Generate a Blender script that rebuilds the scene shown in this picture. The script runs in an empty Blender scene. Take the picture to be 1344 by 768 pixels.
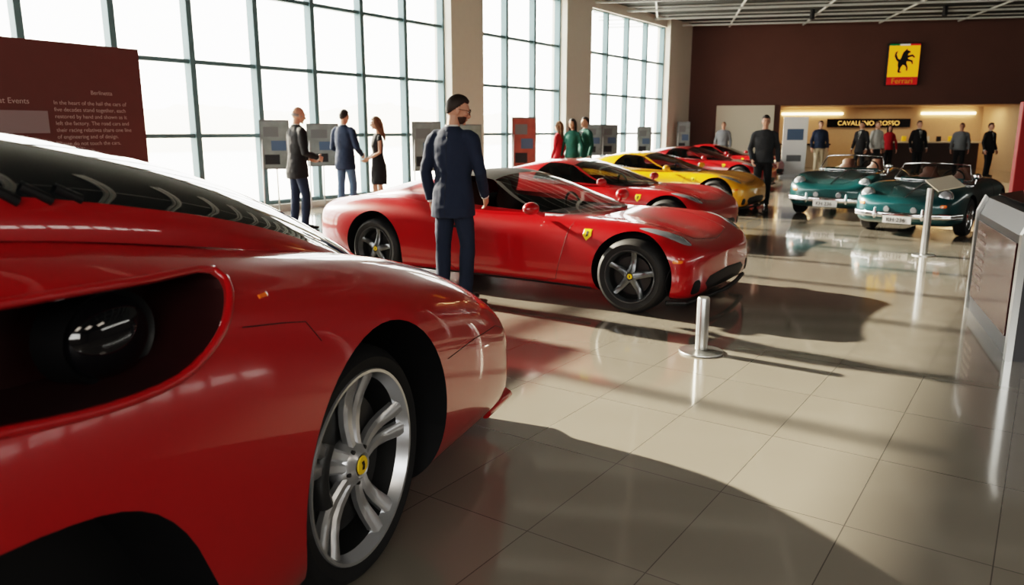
import bpy, bmesh, math, random
from mathutils import Vector, Matrix, noise
from mathutils.bvhtree import BVHTree
random.seed(4)
scene=bpy.context.scene
COL=scene.collection
pi=math.pi
# ---------------------------------------------------------------- materials
def mat(name,col,rough=.5,metal=0,coat=0,spec=.5,emis=None,es=0,noise=0,nscale=8,bump=0,bscale=200):
    m=bpy.data.materials.new(name); m.use_nodes=True
    nt=m.node_tree; b=nt.nodes['Principled BSDF']
    b.inputs['Base Color'].default_value=(*col,1)
    b.inputs['Roughness'].default_value=rough
    b.inputs['Metallic'].default_value=metal
    b.inputs['Coat Weight'].default_value=coat
    b.inputs['Coat Roughness'].default_value=.025
    b.inputs['Specular IOR Level'].default_value=spec
    if emis:
        b.inputs['Emission Color'].default_value=(*emis,1); b.inputs['Emission Strength'].default_value=es
    if noise or bump:
        tc=nt.nodes.new('ShaderNodeTexCoord')
    if noise:
        n=nt.nodes.new('ShaderNodeTexNoise'); n.inputs['Scale'].default_value=nscale; n.inputs['Detail'].default_value=4
        r=nt.nodes.new('ShaderNodeMix'); r.data_type='RGBA'
        r.inputs[6].default_value=(*[c*(1-noise) for c in col],1); r.inputs[7].default_value=(*[min(1,c*(1+noise)) for c in col],1)
        nt.links.new(tc.outputs['Object'],n.inputs['Vector']); nt.links.new(n.outputs['Fac'],r.inputs[0]); nt.links.new(r.outputs[2],b.inputs['Base Color'])
    if bump:
        n2=nt.nodes.new('ShaderNodeTexNoise'); n2.inputs['Scale'].default_value=bscale
        bp=nt.nodes.new('ShaderNodeBump'); bp.inputs['Strength'].default_value=bump; bp.inputs['Distance'].default_value=.002
        nt.links.new(tc.outputs['Object'],n2.inputs['Vector']); nt.links.new(n2.outputs['Fac'],bp.inputs['Height']); nt.links.new(bp.outputs['Normal'],b.inputs['Normal'])
    return m
def glassmat(name,tint,gloss=.12,ior=1.5):
    m=bpy.data.materials.new(name); m.use_nodes=True; nt=m.node_tree
    nt.nodes.clear()
    o=nt.nodes.new('ShaderNodeOutputMaterial'); t=nt.nodes.new('ShaderNodeBsdfTransparent'); t.inputs[0].default_value=(*tint,1)
    if ior==0:
        nt.links.new(t.outputs[0],o.inputs[0]); return m
    g=nt.nodes.new('ShaderNodeBsdfGlossy'); g.inputs['Roughness'].default_value=.02
    f=nt.nodes.new('ShaderNodeFresnel'); f.inputs[0].default_value=ior
    a=nt.nodes.new('ShaderNodeMath'); a.operation='ADD'; a.inputs[1].default_value=gloss; a.use_clamp=True
    x=nt.nodes.new('ShaderNodeMixShader')
    nt.links.new(f.outputs[0],a.inputs[0]); nt.links.new(a.outputs[0],x.inputs[0]); nt.links.new(t.outputs[0],x.inputs[1]); nt.links.new(g.outputs[0],x.inputs[2]); nt.links.new(x.outputs[0],o.inputs[0])
    return m
RED=mat('paint_red',(.36,.003,.006),.3,0,1,noise=.05,nscale=2)
RED2=mat('paint_red_deep',(.38,.006,.008),.3,0,1)
YEL=mat('paint_yellow',(.80,.36,.008),.3,0,1)
TEAL=mat('paint_teal',(.007,.058,.064),.3,.15,1)
TEAL2=mat('paint_blue_green',(.008,.070,.080),.3,.15,1)
BLK=mat('black_plastic',(.008,.008,.009),.5)
ROOFB=mat('soft_top_fabric',(.02,.018,.018),.7,bump=.3)
GLOSSBLK=mat('gloss_black',(.006,.006,.008),.08,0,1)
RUB=mat('tyre_rubber',(.012,.012,.013),.6,bump=.2)
ALU=mat('alloy_silver',(.55,.56,.58),.28,.75)
ALUD=mat('alloy_grey',(.16,.17,.18),.3,.8)
DISC=mat('brake_disc',(.08,.08,.08),.4,.8)
CHR=mat('chrome',(.75,.76,.78),.08,1)
STEEL=mat('brushed_steel',(.55,.56,.55),.28,.9,bump=.1)
BADGE=mat('badge_yellow',(.9,.6,.02),.35)
LENS=mat('lamp_glass',(.35,.37,.40),.06,.3,1)
AMBER=mat('amber',(.9,.2,.02),.2,0,1)
TAILR=mat('tail_red',(.3,.0,.0),.1,0,1)
PLW=mat('plate_white',(.6,.6,.6),.4)
CALI=mat('caliper_dark',(.03,.03,.03),.4)
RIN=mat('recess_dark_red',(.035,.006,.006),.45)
LEATHER=mat('leather_tan',(.10,.04,.025),.5,bump=.3)
LEATHD=mat('leather_dark',(.03,.025,.025),.5,bump=.3)
GDARK=glassmat('glass_car',(.45,.48,.48),.05)
GOPA=mat('glass_tinted',(.012,.015,.017),.03,0,1)
GCLR=glassmat('glass_clear',(.9,.93,.92),.03)
GWIN=glassmat('glass_window',(.98,.99,.985),.0,0)
# ---------------------------------------------------------------- mesh helpers
def obj(name,me,parent=None):
    o=bpy.data.objects.new(name,me); COL.objects.link(o)
    if parent: o.parent=parent
    return o
def mk(name,vs,fs,m=None,parent=None,smooth=False,mi=None,angle=None):
    me=bpy.data.meshes.new(name); me.from_pydata([tuple(v) for v in vs],[],fs)
    ms=m if isinstance(m,(list,tuple)) else ([m] if m else [])
    for x in ms: me.materials.append(x)
    if mi:
        for p,i in zip(me.polygons,mi): p.material_index=i
    bm=bmesh.new(); bm.from_mesh(me); bmesh.ops.recalc_face_normals(bm,faces=bm.faces); bm.to_mesh(me); bm.free()
    if smooth:
        for p in me.polygons: p.use_smooth=True
        if angle: me.set_sharp_from_angle(angle=math.radians(angle))
    return obj(name,me,parent)
def empty(name,loc=(0,0,0),rz=0,sc=1):
    e=bpy.data.objects.new(name,None); COL.objects.link(e); e.location=loc; e.rotation_euler=(0,0,rz); e.scale=(sc,sc,sc); e.empty_display_size=.2
    return e
class Acc:
    def __init__(s): s.v=[]; s.f=[]; s.m=[]
    def add(s,vs,fs,mi=0,M=None):
        n=len(s.v)
        s.v+= [ (M@Vector(v) if M else Vector(v)) for v in vs]
        s.f+=[tuple(i+n for i in f) for f in fs]; s.m+=[mi]*len(fs)
    def make(s,name,ms,parent=None,smooth=True,angle=40):
        return mk(name,s.v,s.f,ms,parent,smooth,s.m,angle)
def boxg(c,s,rz=0):
    x,y,z=[a/2 for a in s]; R=Matrix.Rotation(rz,3,'Z')
    vs=[Vector(c)+R@Vector((a*x,b*y,d*z)) for d in(-1,1) for a,b in((-1,-1),(1,-1),(1,1),(-1,1))]
    return vs,[(3,2,1,0),(4,5,6,7),(0,1,5,4),(1,2,6,5),(2,3,7,6),(3,0,4,7)]
def box(name,c,s,m,parent=None,rz=0,bev=0):
    v,f=boxg((0,0,0),s); o=mk(name,v,f,m,parent); o.location=c; o.rotation_euler=(0,0,rz)
    if bev:
        b=o.modifiers.new('b','BEVEL'); b.width=bev; b.segments=3
    return o
def lathe(prof,seg=48,closed=False,axis='Y'):
    vs=[];fs=[];n=len(prof)
    for i in range(seg):
        a=2*pi*i/seg
        for r,h in prof:
            vs.append((r*math.cos(a),h,r*math.sin(a)) if axis=='Y' else (r*math.cos(a),r*math.sin(a),h))
    for i in range(seg):
        j=(i+1)%seg
        for k in range(n if closed else n-1):
            k2=(k+1)%n
            fs.append((i*n+k,i*n+k2,j*n+k2,j*n+k))
    return vs,fs
def disc(r,h,seg=32,axis='Y'):
    vs=[(r*math.cos(2*pi*i/seg),h,r*math.sin(2*pi*i/seg)) if axis=='Y' else (r*math.cos(2*pi*i/seg),r*math.sin(2*pi*i/seg),h) for i in range(seg)]
    return vs,[tuple(range(seg))]
def tube(pts,rad,seg=14,ref=(1,0,0),cap=True):
    pts=[Vector(p) for p in pts]; vs=[];fs=[];n=len(pts)
    for i,p in enumerate(pts):
        t=(pts[min(i+1,n-1)]-pts[max(i-1,0)]).normalized()
        u=Vector(ref)-t*t.dot(Vector(ref))
        if u.length<.1: u=Vector((0,1,0))-t*t.y
        u.normalize(); w=t.cross(u)
        r=rad[i]; a,b=(r if isinstance(r,(tuple,list)) else (r,r))
        for k in range(seg):
            q=2*pi*k/seg; vs.append(p+u*a*math.cos(q)+w*b*math.sin(q))
    for i in range(n-1):
        for k in range(seg):
            k2=(k+1)%seg; fs.append((i*seg+k,i*seg+k2,(i+1)*seg+k2,(i+1)*seg+k))
    if cap: fs.append(tuple(range(seg-1,-1,-1))); fs.append(tuple((n-1)*seg+k for k in range(seg)))
    return vs,fs
def ell(c,r,seg=16,rings=10,fn=None):
    vs=[];fs=[]
    c=Vector(c)
    for i in range(rings+1):
        th=pi*i/rings
        for k in range(seg):
            ph=2*pi*k/seg
            d=Vector((math.sin(th)*math.cos(ph),math.sin(th)*math.sin(ph),math.cos(th)))
            f=fn(d) if fn else 1
            vs.append(c+Vector((d.x*r[0]*f,d.y*r[1]*f,d.z*r[2]*f)))
    for i in range(rings):
        for k in range(seg):
            k2=(k+1)%seg
            fs.append((i*seg+k,(i+1)*seg+k,(i+1)*seg+k2,i*seg+k2))
    return vs,fs
def capsule(p0,p1,r0,r1,seg=10):
    p0=Vector(p0);p1=Vector(p1);t=(p1-p0).normalized()
    return tube([p0-t*r0*.9,p0-t*r0*.5,p0,p1,p1+t*r1*.5,p1+t*r1*.9],[r0*.4,r0*.85,r0,r1,r1*.85,r1*.4],seg)
def eval_mesh(o,name=None):
    dg=bpy.context.evaluated_depsgraph_get(); dg.update()
    me=bpy.data.meshes.new_from_object(o.evaluated_get(dg))
    if name: me.name=name
    return me
def remesh(acc,vox,smooth=3,wr=0,seed=0):
    me=bpy.data.meshes.new('t'); me.from_pydata([tuple(v) for v in acc.v],[],acc.f)
    bm=bmesh.new(); bm.from_mesh(me)
    bmesh.ops.remove_doubles(bm,verts=bm.verts,dist=1e-5)
    bm.to_mesh(me); bm.free()
    o=obj('t',me)
    r=o.modifiers.new('r','REMESH'); r.mode='VOXEL'; r.voxel_size=vox; r.use_smooth_shade=True
    s=o.modifiers.new('s','SMOOTH'); s.factor=.5; s.iterations=smooth
    m2=eval_mesh(o); bpy.data.objects.remove(o)
    if wr:
        nr=[v.normal.copy() for v in m2.vertices]
        for v,nn in zip(m2.vertices,nr):
            c=v.co; f=noise.noise(Vector((c.x*9+seed,c.y*9,c.z*6+c.x*5)))+.5*noise.noise(Vector((c.x*17,c.y*17+seed,c.z*22)))
            v.co=c+nn*f*wr
    for p in m2.polygons: p.use_smooth=True
    return m2
def withmat(me,m):
    me.materials.clear(); me.materials.append(m); return me
def curve_tube(name,pts,r,m,parent=None,cyc=False):
    cu=bpy.data.curves.new(name,'CURVE'); cu.dimensions='3D'; cu.bevel_depth=r; cu.bevel_resolution=2
    sp=cu.splines.new('POLY'); sp.points.add(len(pts)-1); sp.use_cyclic_u=cyc
    for q,p in zip(sp.points,pts): q.co=(*p,1)
    cu.materials.append(m)
    return obj(name,cu,parent)
def text(name,s,size,loc,rot,m,parent=None,align='LEFT',ext=.002):
    cu=bpy.data.curves.new(name,'FONT'); cu.body=s; cu.size=size; cu.align_x=align; cu.extrude=ext
    cu.materials.append(m); o=obj(name,cu,parent); o.location=loc; o.rotation_euler=rot; return o
# ---------------------------------------------------------------- wheel
def wheel_mesh(R,rim,w,style,am):
    A=Acc(); h=w/2
    A.add(*lathe([(rim-.012,-h+.02),(rim,-h+.004),(rim+(R-rim)*.5,-h-.006),(R-.022,-h+.008),(R-.006,-h+.03),(R,-h+.06),(R,0),(R,h-.06),(R-.006,h-.03),(R-.022,h-.008),(rim+(R-rim)*.5,h+.006),(rim,h-.004),(rim-.012,h-.02)],64,True),0)
    A.add(*lathe([(rim+.004,h-.012),(rim-.002,h+.002),(rim-.012,h+.001),(rim-.018,h-.015),(rim-.03,h-.04)],64),1)
    A.add(*lathe([(rim-.03,h-.04),(rim-.045,-h+.02)],64),5)
    A.add(*disc(rim-.03,0),2)
    A.add(*lathe([(rim*.28,h-.085),(rim*.72,h-.085),(rim*.74,h-.1),(rim*.74,h-.11)],40),3)
    A.add(*lathe([(0,h-.012),(rim*.09,h-.012),(rim*.1,h-.016)],24),4)
    A.add(*lathe([(rim*.1,h-.02),(rim*.13,h-.014),(rim*.2,h-.03),(rim*.26,h-.055),(rim*.26,h-.09)],32),1)
    for k in range(5):
        a=pi/2+.12+k*2*pi/5
        offs=(-1,1) if style=='twin' else (0,)
        for o_ in offs:
            secs=[]; N=7
            for i in range(N):
                f=i/(N-1); r=rim*(.14+.85*f)
                if style=='twin':
                    hw=rim*(.055+.030*f+.01*f*f); of=o_*rim*(.050+.045*f+.06*f*f)
                else:
                    hw=rim*(.15-.06*f if f<.8 else .102+ .18*(f-.8)); of=0
                yf=h-.03-.022*math.sin(pi*min(1,f*1.1))+.02*f**3
                if style!='twin': yf=h-.012-.03*math.sin(pi*f)
                yb=yf-.03
                ca,sa=math.cos(a),math.sin(a)
                def P(t,y): return (r*ca-(of+t)*sa, y, r*sa+(of+t)*ca)
                secs.append([P(-hw,yb),P(-hw,yf-.010),P(-hw*.55,yf),P(hw*.55,yf),P(hw,yf-.010),P(hw,yb)])
            vs=[v for s in secs for v in s]; fs=[]
            for i in range(N-1):
                for j in range(6):
                    j2=(j+1)%6; fs.append((i*6+j,i*6+j2,(i+1)*6+j2,(i+1)*6+j))
            fs+=[tuple(range(6)),tuple((N-1)*6+j for j in range(6))]
            A.add(vs,fs,1)
        b=a+pi/5
        A.add(*lathe([(0,h-.02),(rim*.022,h-.02),(rim*.026,h-.03)],8),3,Matrix.Translation((rim*.19*math.cos(b),-.004,rim*.19*math.sin(b))))
    A.add([(-rim*.02,h-.010,-rim*.05),(rim*.03,h-.010,-rim*.04),(rim*.01,h-.010,0),(rim*.035,h-.010,rim*.045),(-rim*.015,h-.010,rim*.05),(-rim*.03,h-.010,0)],[(0,1,2,3,4,5)],2)
    o=A.make('w',[RUB,am,BLK,DISC,BADGE,DISC]); me=o.data; bpy.data.objects.remove(o); return me
def classic_wheel(R,rim,w,pm):
    A=Acc();h=w/2
    A.add(*lathe([(rim-.012,-h+.02),(rim,-h),(R-.03,-h-.004),(R-.005,-h+.02),(R,0),(R-.005,h-.02),(R-.03,h+.004),(rim,h),(rim-.012,h-.02)],48,True),0)
    A.add(*lathe([(0,h+.012),(rim*.25,h+.01),(rim*.45,h-.005),(rim*.5,h-.03),(rim*.8,h-.035),(rim*.88,h-.01),(rim,h+.004),(rim+.008,h-.004)],40),1)
    A.add(*disc(rim,-h+.03),2)
    o=A.make('w',[RUB,pm,BLK]); me=o.data; bpy.data.objects.remove(o); return me
# ---------------------------------------------------------------- car body
def cage(st):
    vs=[];fs=[];n=16
    for (x,zb,wb,w,z1,z2,ws,zs,yc,zc,yi,zi,z0) in st:
        half=[(wb*.6,zb),(wb,zb),(w,z1),(w,z2),(ws,zs),(yc,zc),(yi,zi)]
        ring=[(0,zb)]+half+[(0,z0)]+[(-y,z) for y,z in reversed(half)]
        vs+=[(x,y,z) for y,z in ring]
    m=len(st)
    for i in range(m-1):
        for k in range(n):
            k2=(k+1)%n; fs.append((i*n+k,i*n+k2,(i+1)*n+k2,(i+1)*n+k))
    for base in (0,(m-1)*n):
        for k in range(0,8):
            a,b=k,k+1; c,d=(16-b)%16,(16-a)%16
            q=[base+a,base+b,base+c,base+d]; q2=[]
            for t in q:
                if t not in q2: q2.append(t)
            if len(q2)>2: fs.append(tuple(q2))
    return vs,fs
def body(name,st,paint,cutters,parent,lev=3):
    vs,fs=cage(st)
    o=mk(name,vs,fs,[paint,BLK],parent)
    s=o.modifiers.new('s','SUBSURF'); s.levels=lev; s.render_levels=lev
    par=o.parent; o.parent=None
    me=eval_mesh(o); o.modifiers.clear(); o.data=me
    bv0=BVHTree.FromPolygons([v.co[:] for v in me.vertices],[p.vertices[:] for p in me.polygons])
    c=cutters.make('cut',[BLK,RIN],None,False)
    b=o.modifiers.new('b','BOOLEAN'); b.object=c; b.operation='DIFFERENCE'; b.solver='EXACT'; b.material_mode='TRANSFER'
    me2=eval_mesh(o,name+'_mesh'); o.modifiers.clear(); o.data=me2
    bpy.data.objects.remove(c)
    for p in me2.polygons: p.use_smooth=True
    me2.set_sharp_from_angle(angle=math.radians(35))
    o.parent=par
    return o,bv0
def proj(bv,a,b,axis,sg,off):
    if axis=='side': o=Vector((a,4*sg,b)); d=Vector((0,-sg,0))
    elif axis=='top': o=Vector((a,b*sg,4)); d=Vector((0,0,-1))
    elif axis=='front': o=Vector((8,a*sg,b)); d=Vector((-1,0,0))
    elif axis=='chest': o=Vector((a*sg,2,b)); d=Vector((0,-1,0))
    elif axis=='back': o=Vector((a*sg,-2,b)); d=Vector((0,1,0))
    else: o=Vector((-8,a*sg,b)); d=Vector((1,0,0))
    h=bv.ray_cast(o,d)
    if h[0] is None:
        h=bv.find_nearest(o+d*3.2)
    nrm=h[1]
    if nrm.dot(d)>0: nrm=-nrm
    return h[0]+nrm*off
def smoothpoly(pts,n=4):
    out=[];N=len(pts)
    for i in range(N):
        p0,p1,p2,p3=[Vector(pts[(i+k-1)%N]) for k in range(4)]
        for j in range(n):
            t=j/n
            out.append(.5*((2*p1)+(-p0+p2)*t+(2*p0-5*p1+4*p2-p3)*t*t+(-p0+3*p1-3*p2+p3)*t**3))
    return out
def decal(name,bv,pts,axis,m,parent,off=.004,sides=(1,-1),rings=7,sm=True):
    A=Acc()
    P=smoothpoly(pts) if sm else [Vector(p) for p in pts]
    if not sm:
        Q=[]
        for i in range(len(P)):
            for j in range(5): Q.append(P[i].lerp(P[(i+1)%len(P)],j/5))
        P=Q
    c=sum(P,Vector((0,0)))/len(P)
    for sg in sides:
        vs=[];fs=[];n=len(P)
        for r in range(rings):
            f=1-r/rings
            for p in P:
                q=c+(p-c)*f; vs.append(proj(bv,q.x,q.y,axis,sg,off*(0.2 if r==0 else 1)))
        vs.append(proj(bv,c.x,c.y,axis,sg,off))
        for r in range(rings-1):
            for k in range(n):
                k2=(k+1)%n; fs.append((r*n+k,r*n+k2,(r+1)*n+k2,(r+1)*n+k))
        for k in range(n): fs.append(((rings-1)*n+k,(rings-1)*n+(k+1)%n,rings*n))
        A.add(vs,fs)
    return A.make(name,[m],parent,True,60)
def seam(name,bv,pts,axis,parent,sides=(1,-1),r=.0035,m=None,off=0,sub=8):
    for sg in sides:
        L=[]
        for i in range(len(pts)-1):
            a=Vector(pts[i]);b=Vector(pts[i+1])
            for j in range(sub): q=a.lerp(b,j/sub); L.append(proj(bv,q.x,q.y,axis,sg,off))
        L.append(proj(bv,*pts[-1],axis,sg,off))
        curve_tube(name,L,r,m or BLK,parent)
def interp(tab,s):
    if s<=tab[0][0]: return tab[0][1]
    for i in range(len(tab)-1):
        if s<=tab[i+1][0]:
            a,b=tab[i],tab[i+1]; t=(s-a[0])/(b[0]-a[0])
            p0=tab[max(i-1,0)]; p3=tab[min(i+2,len(tab)-1)]
            m1=(b[1]-p0[1])/(b[0]-p0[0]); m2=(p3[1]-a[1])/(p3[0]-a[0]); h=b[0]-a[0]
            t2,t3=t*t,t*t*t
            return (2*t3-3*t2+1)*a[1]+(t3-2*t2+t)*h*m1+(-2*t3+3*t2)*b[1]+(t3-t2)*h*m2
    return tab[-1][1]
def canopy(name,prof,belt,wid,side,top,parent,mats,phr=52,phb=6,curve=.25,pq=.62,pz=.85):
    xs,xe=prof['xs'],prof['xe']
    def G(s,ph):
        c=max(0,math.cos(ph)); sn=math.sin(ph)
        x=xs+(xe-xs)*s - curve*(abs(c)**2)*(1-s)*(1 if s<.5 else (1-s)*2)
        b=interp(belt,s);h=max(interp(prof['h'],s),b+.001);w=interp(wid,s)
        return x,w*(c**pq),b+(h-b)*(sn**pz)
    vs=[];fs=[];mi=[]
    def zone(ph0,ph1,rows,breaks):
        for sg in (1,-1):
            prev=None
            for r in range(rows+1):
                f=r/rows; ph=math.radians(ph0+(ph1-ph0)*f)
                row=[];s0=0
                for (sa,sb,m_,n_) in breaks:
                    s1=sa+(sb-sa)*f
                    for j in range(n_):
                        s=s0+(s1-s0)*j/n_; x,y,z=G(s,ph); vs.append((x,y*sg,z)); row.append((len(vs)-1,m_))
                    s0=s1
                x,y,z=G(s0,ph); vs.append((x,y*sg,z)); row.append((len(vs)-1,0))
                if prev:
                    for j in range(len(row)-1):
                        if row[j][1]==9: continue
                        fs.append((prev[j][0],prev[j+1][0],row[j+1][0],row[j][0])); mi.append(row[j][1])
                prev=row
    zone(0,phb,3,[(1,1,0,40)])
    zone(phb,phr,12,side)
    zone(phr,90,12,top)
    me=bpy.data.meshes.new(name); me.from_pydata(vs,[],fs)
    for x in mats: me.materials.append(x)
    for p,i in zip(me.polygons,mi): p.material_index=i; p.use_smooth=True
    bm=bmesh.new(); bm.from_mesh(me); bmesh.ops.remove_doubles(bm,verts=bm.verts,dist=.0008); bmesh.ops.recalc_face_normals(bm,faces=bm.faces)
    bmesh.ops.delete(bm,geom=[v for v in bm.verts if not v.link_faces],context='VERTS'); bm.to_mesh(me); bm.free()
    bv=BVHTree.FromPolygons([v.co[:] for v in me.vertices],[p.vertices[:] for p in me.polygons])
    return obj(name,me,parent),bv
def cyl_cut(A,x,z,r,y0,y1):
    for sg in (1,-1):
        seg=48; v=[(x+r*math.cos(2*pi*i/seg),y*sg,z+r*math.sin(2*pi*i/seg)) for y in (y0,y1) for i in range(seg)]
        f=[(i,(i+1)%seg,seg+(i+1)%seg,seg+i) for i in range(seg)]+[tuple(range(seg)),tuple(range(seg,2*seg))]
        A.add(v,f)
def prism_cut(A,poly,y0,y1,scale_in=1,sides=(1,-1),mi=0):
    n=len(poly); cx=sum(p[0] for p in poly)/n; cz=sum(p[1] for p in poly)/n
    for sg in sides:
        v=[(x,y1*sg,z) for x,z in poly]+[(cx+(x-cx)*scale_in,y0*sg,cz+(z-cz)*scale_in) for x,z in poly]
        f=[(i,(i+1)%n,n+(i+1)%n,n+i) for i in range(n)]+[tuple(range(n)),tuple(range(n,2*n))]
        A.add(v,f,mi)
def seat(parent,x,y,z,m,name):
    A=Acc()
    A.add(*tube([(x-.28,y,z+.02),(x-.2,y,z),(x+.2,y,z+.04),(x+.26,y,z+.03)],[(.2,.05),(.24,.09),(.24,.09),(.2,.05)],16,(0,1,0)))
    A.add(*tube([(x-.2,y,z),(x-.27,y,z+.2),(x-.33,y,z+.42),(x-.35,y,z+.5),(x-.37,y,z+.56),(x-.38,y,z+.60)],[(.2,.07),(.24,.08),(.2,.06),(.12,.05),(.13,.05),(.09,.03)],16,(0,1,0)))
    A.make(name,[m],parent)
def steering(parent,x,y,z):
    pts=[(x-.05*math.sin(a),y+.17*math.cos(a),z+.17*math.sin(a)) for a in [2*pi*i/24 for i in range(24)]]
    curve_tube('steering_wheel',pts,.014,BLK,parent,True)
    curve_tube('steering_column',[(x,y,z),(x+.35,y,z-.1)],.03,BLK,parent)
    curve_tube('steering_spoke',[(x,y-.17,z),(x,y+.17,z)],.01,BLK,parent)
WH={}
def sports_car(loc,rz,paint,sc=1,wm=None,lev=3,band=False,open_side=False):
    E=empty('sports_car',loc,rz,sc)
    st=[(2.03,.24,.54,.60,.30,.38,.57,.44,.42,.47,.2,.48,.48),
    (1.98,.13,.82,.88,.25,.40,.85,.51,.65,.56,.35,.56,.56),
    (1.82,.12,.89,.96,.28,.48,.94,.62,.76,.70,.4,.64,.63),
    (1.48,.12,.90,.97,.30,.52,.95,.69,.75,.81,.42,.71,.69),
    (1.0,.12,.88,.93,.3,.50,.91,.68,.76,.79,.42,.77,.78),
    (.4,.12,.87,.91,.3,.48,.90,.68,.78,.78,.5,.80,.82),
    (-.4,.12,.88,.93,.3,.50,.92,.70,.80,.80,.5,.83,.84),
    (-1.0,.12,.90,.98,.32,.56,.96,.75,.8,.87,.5,.86,.86),
    (-1.47,.12,.92,1.0,.34,.58,.97,.78,.77,.91,.45,.86,.86),
    (-1.98,.14,.90,.98,.36,.58,.94,.77,.72,.87,.4,.84,.84),
    (-2.34,.2,.82,.90,.36,.56,.87,.73,.67,.82,.4,.81,.81),
    (-2.46,.28,.7,.77,.38,.55,.75,.68,.6,.74,.35,.76,.76)]
    C=Acc(); R=.325
    cyl_cut(C,1.48,.335,.375,.62,1.2); cyl_cut(C,-1.47,.345,.385,.62,1.2)
    C.add(*boxg((-.15,0,.95),(1.5,1.22,1.0)))
    bodyo,bv=body('body_shell',st,paint,C,E,lev)
    roof=3 if open_side else 0
    o,cb=canopy('greenhouse',{'xs':.88,'xe':-2.1,'h':[(0,.80),(.12,.91),(.25,1.04),(.36,1.13),(.44,1.16),(.56,1.14),(.75,1.03),(1,.84)]},
        [(0,.79),(.4,.80),(.7,.84),(1,.84)],[(0,.64),(.12,.73),(.35,.79),(.55,.78),(.75,.70),(1,.5)],
        [(.03,.32,1,8),(.055,.35,roof,3),(.53,.49,9 if open_side else 1,12),(.75,.62,0,6),(.80,.68,0,6),(1,1,0,12)],
        [(.345,.355,1,12),(.37,.38,roof,3),(.50,.50,roof,8),(.62,.62,0,3),(.86,.86,2,8),(1,1,0,4)],E,[paint,GDARK,GOPA,ROOFB],phr=56,curve=.2)
    key=('w',wm.name)
    if key not in WH: WH[key]=wheel_mesh(R,.235,.24,'star',wm)
    for i,(x,sg) in enumerate([(1.48,1),(1.48,-1),(-1.47,1),(-1.47,-1)]):
        w=obj('wheel_%d'%(i+1),WH[key],E); w.location=(x,sg*.84,R); w.rotation_euler=(0,0,0 if sg>0 else pi)
    seat(E,-.3,.33,.42,LEATHER,'seat_1'); seat(E,-.3,-.33,.42,LEATHER,'seat_2')
    box('dashboard',(.50,0,.72),(.3,1.1,.14),LEATHD,E,bev=.04)
    steering(E,.24,.33,.74)
    decal('headlamp',bv,[(1.92,.66),(1.86,.78),(1.66,.84),(1.5,.82),(1.68,.74),(1.83,.64)],'top',LENS,E,.006)
    decal('front_grille',bv,[(.0,.17),(.45,.18),(.55,.26),(.45,.31),(0,.33),(-.45,.31),(-.55,.26),(-.45,.18)],'front',BLK,E,.006,(1,),sm=False)
    decal('corner_intake',bv,[(.66,.2),(.78,.2),(.76,.3),(.66,.3)],'front',BLK,E,.006)
    decal('indicator',bv,[(1.86,.47),(1.92,.47),(1.92,.495),(1.86,.495)],'side',AMBER,E,.005)
    decal('shield_badge',bv,[(1.0,.70),(1.08,.70),(1.085,.645),(1.04,.60),(.995,.645)],'side',BADGE,E,.004,sm=False)
    decal('badge_emblem',bv,[(1.03,.685),(1.055,.68),(1.05,.64),(1.03,.63)],'side',BLK,E,.007,sm=False)
    seam('door_seam',bv,[(.86,.74),(.80,.5),(.72,.22),(.6,.19),(-.42,.19),(-.55,.3),(-.60,.55),(-.58,.80)],'side',E,r=.0025)
    seam('hood_seam',bv,[(.95,.62),(1.5,.55),(1.85,.45),(1.92,0)],'top',E,r=.0025)
    seam('bumper_seam',bv,[(1.84,.42),(1.80,.30),(1.82,.16)],'side',E,r=.0025)
    seam('sill_line',bv,[(1.08,.17),(-1.05,.17)],'side',E,r=.012)
    decal('door_handle',bv,[(-.35,.62),(-.48,.62),(-.48,.645),(-.35,.645)],'side',BLK,E,.008,sm=False)
    decal('tail_lamp',bv,[(.62+.09*math.cos(a),.62+.09*math.sin(a)) for a in [2*pi*k/10 for k in range(10)]],'rear',TAILR,E,.012)
    if band: seam('bumper_band',bv,[(1.80,.34),(1.90,.33),(1.95,.33)],'side',E,r=.03)
    for sg in (1,-1):
        A=Acc(); A.add(*ell((.50,sg*.98,.86),(.07,.1,.06))); A.add(*tube([(.54,sg*.82,.79),(.51,sg*.92,.83)],[.02,.018])); A.make('mirror',[paint],E)
    A=Acc(); A.add(*tube([(1.80,-.90,.12),(1.94,-.83,.12),(2.0,-.4,.12),(2.03,0,.12),(2.0,.4,.12),(1.94,.83,.12),(1.80,.9,.12)],[(.02,.02)]*7,8,(0,0,1))); A.make('front_lip',[BLK],E)
    return E
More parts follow.
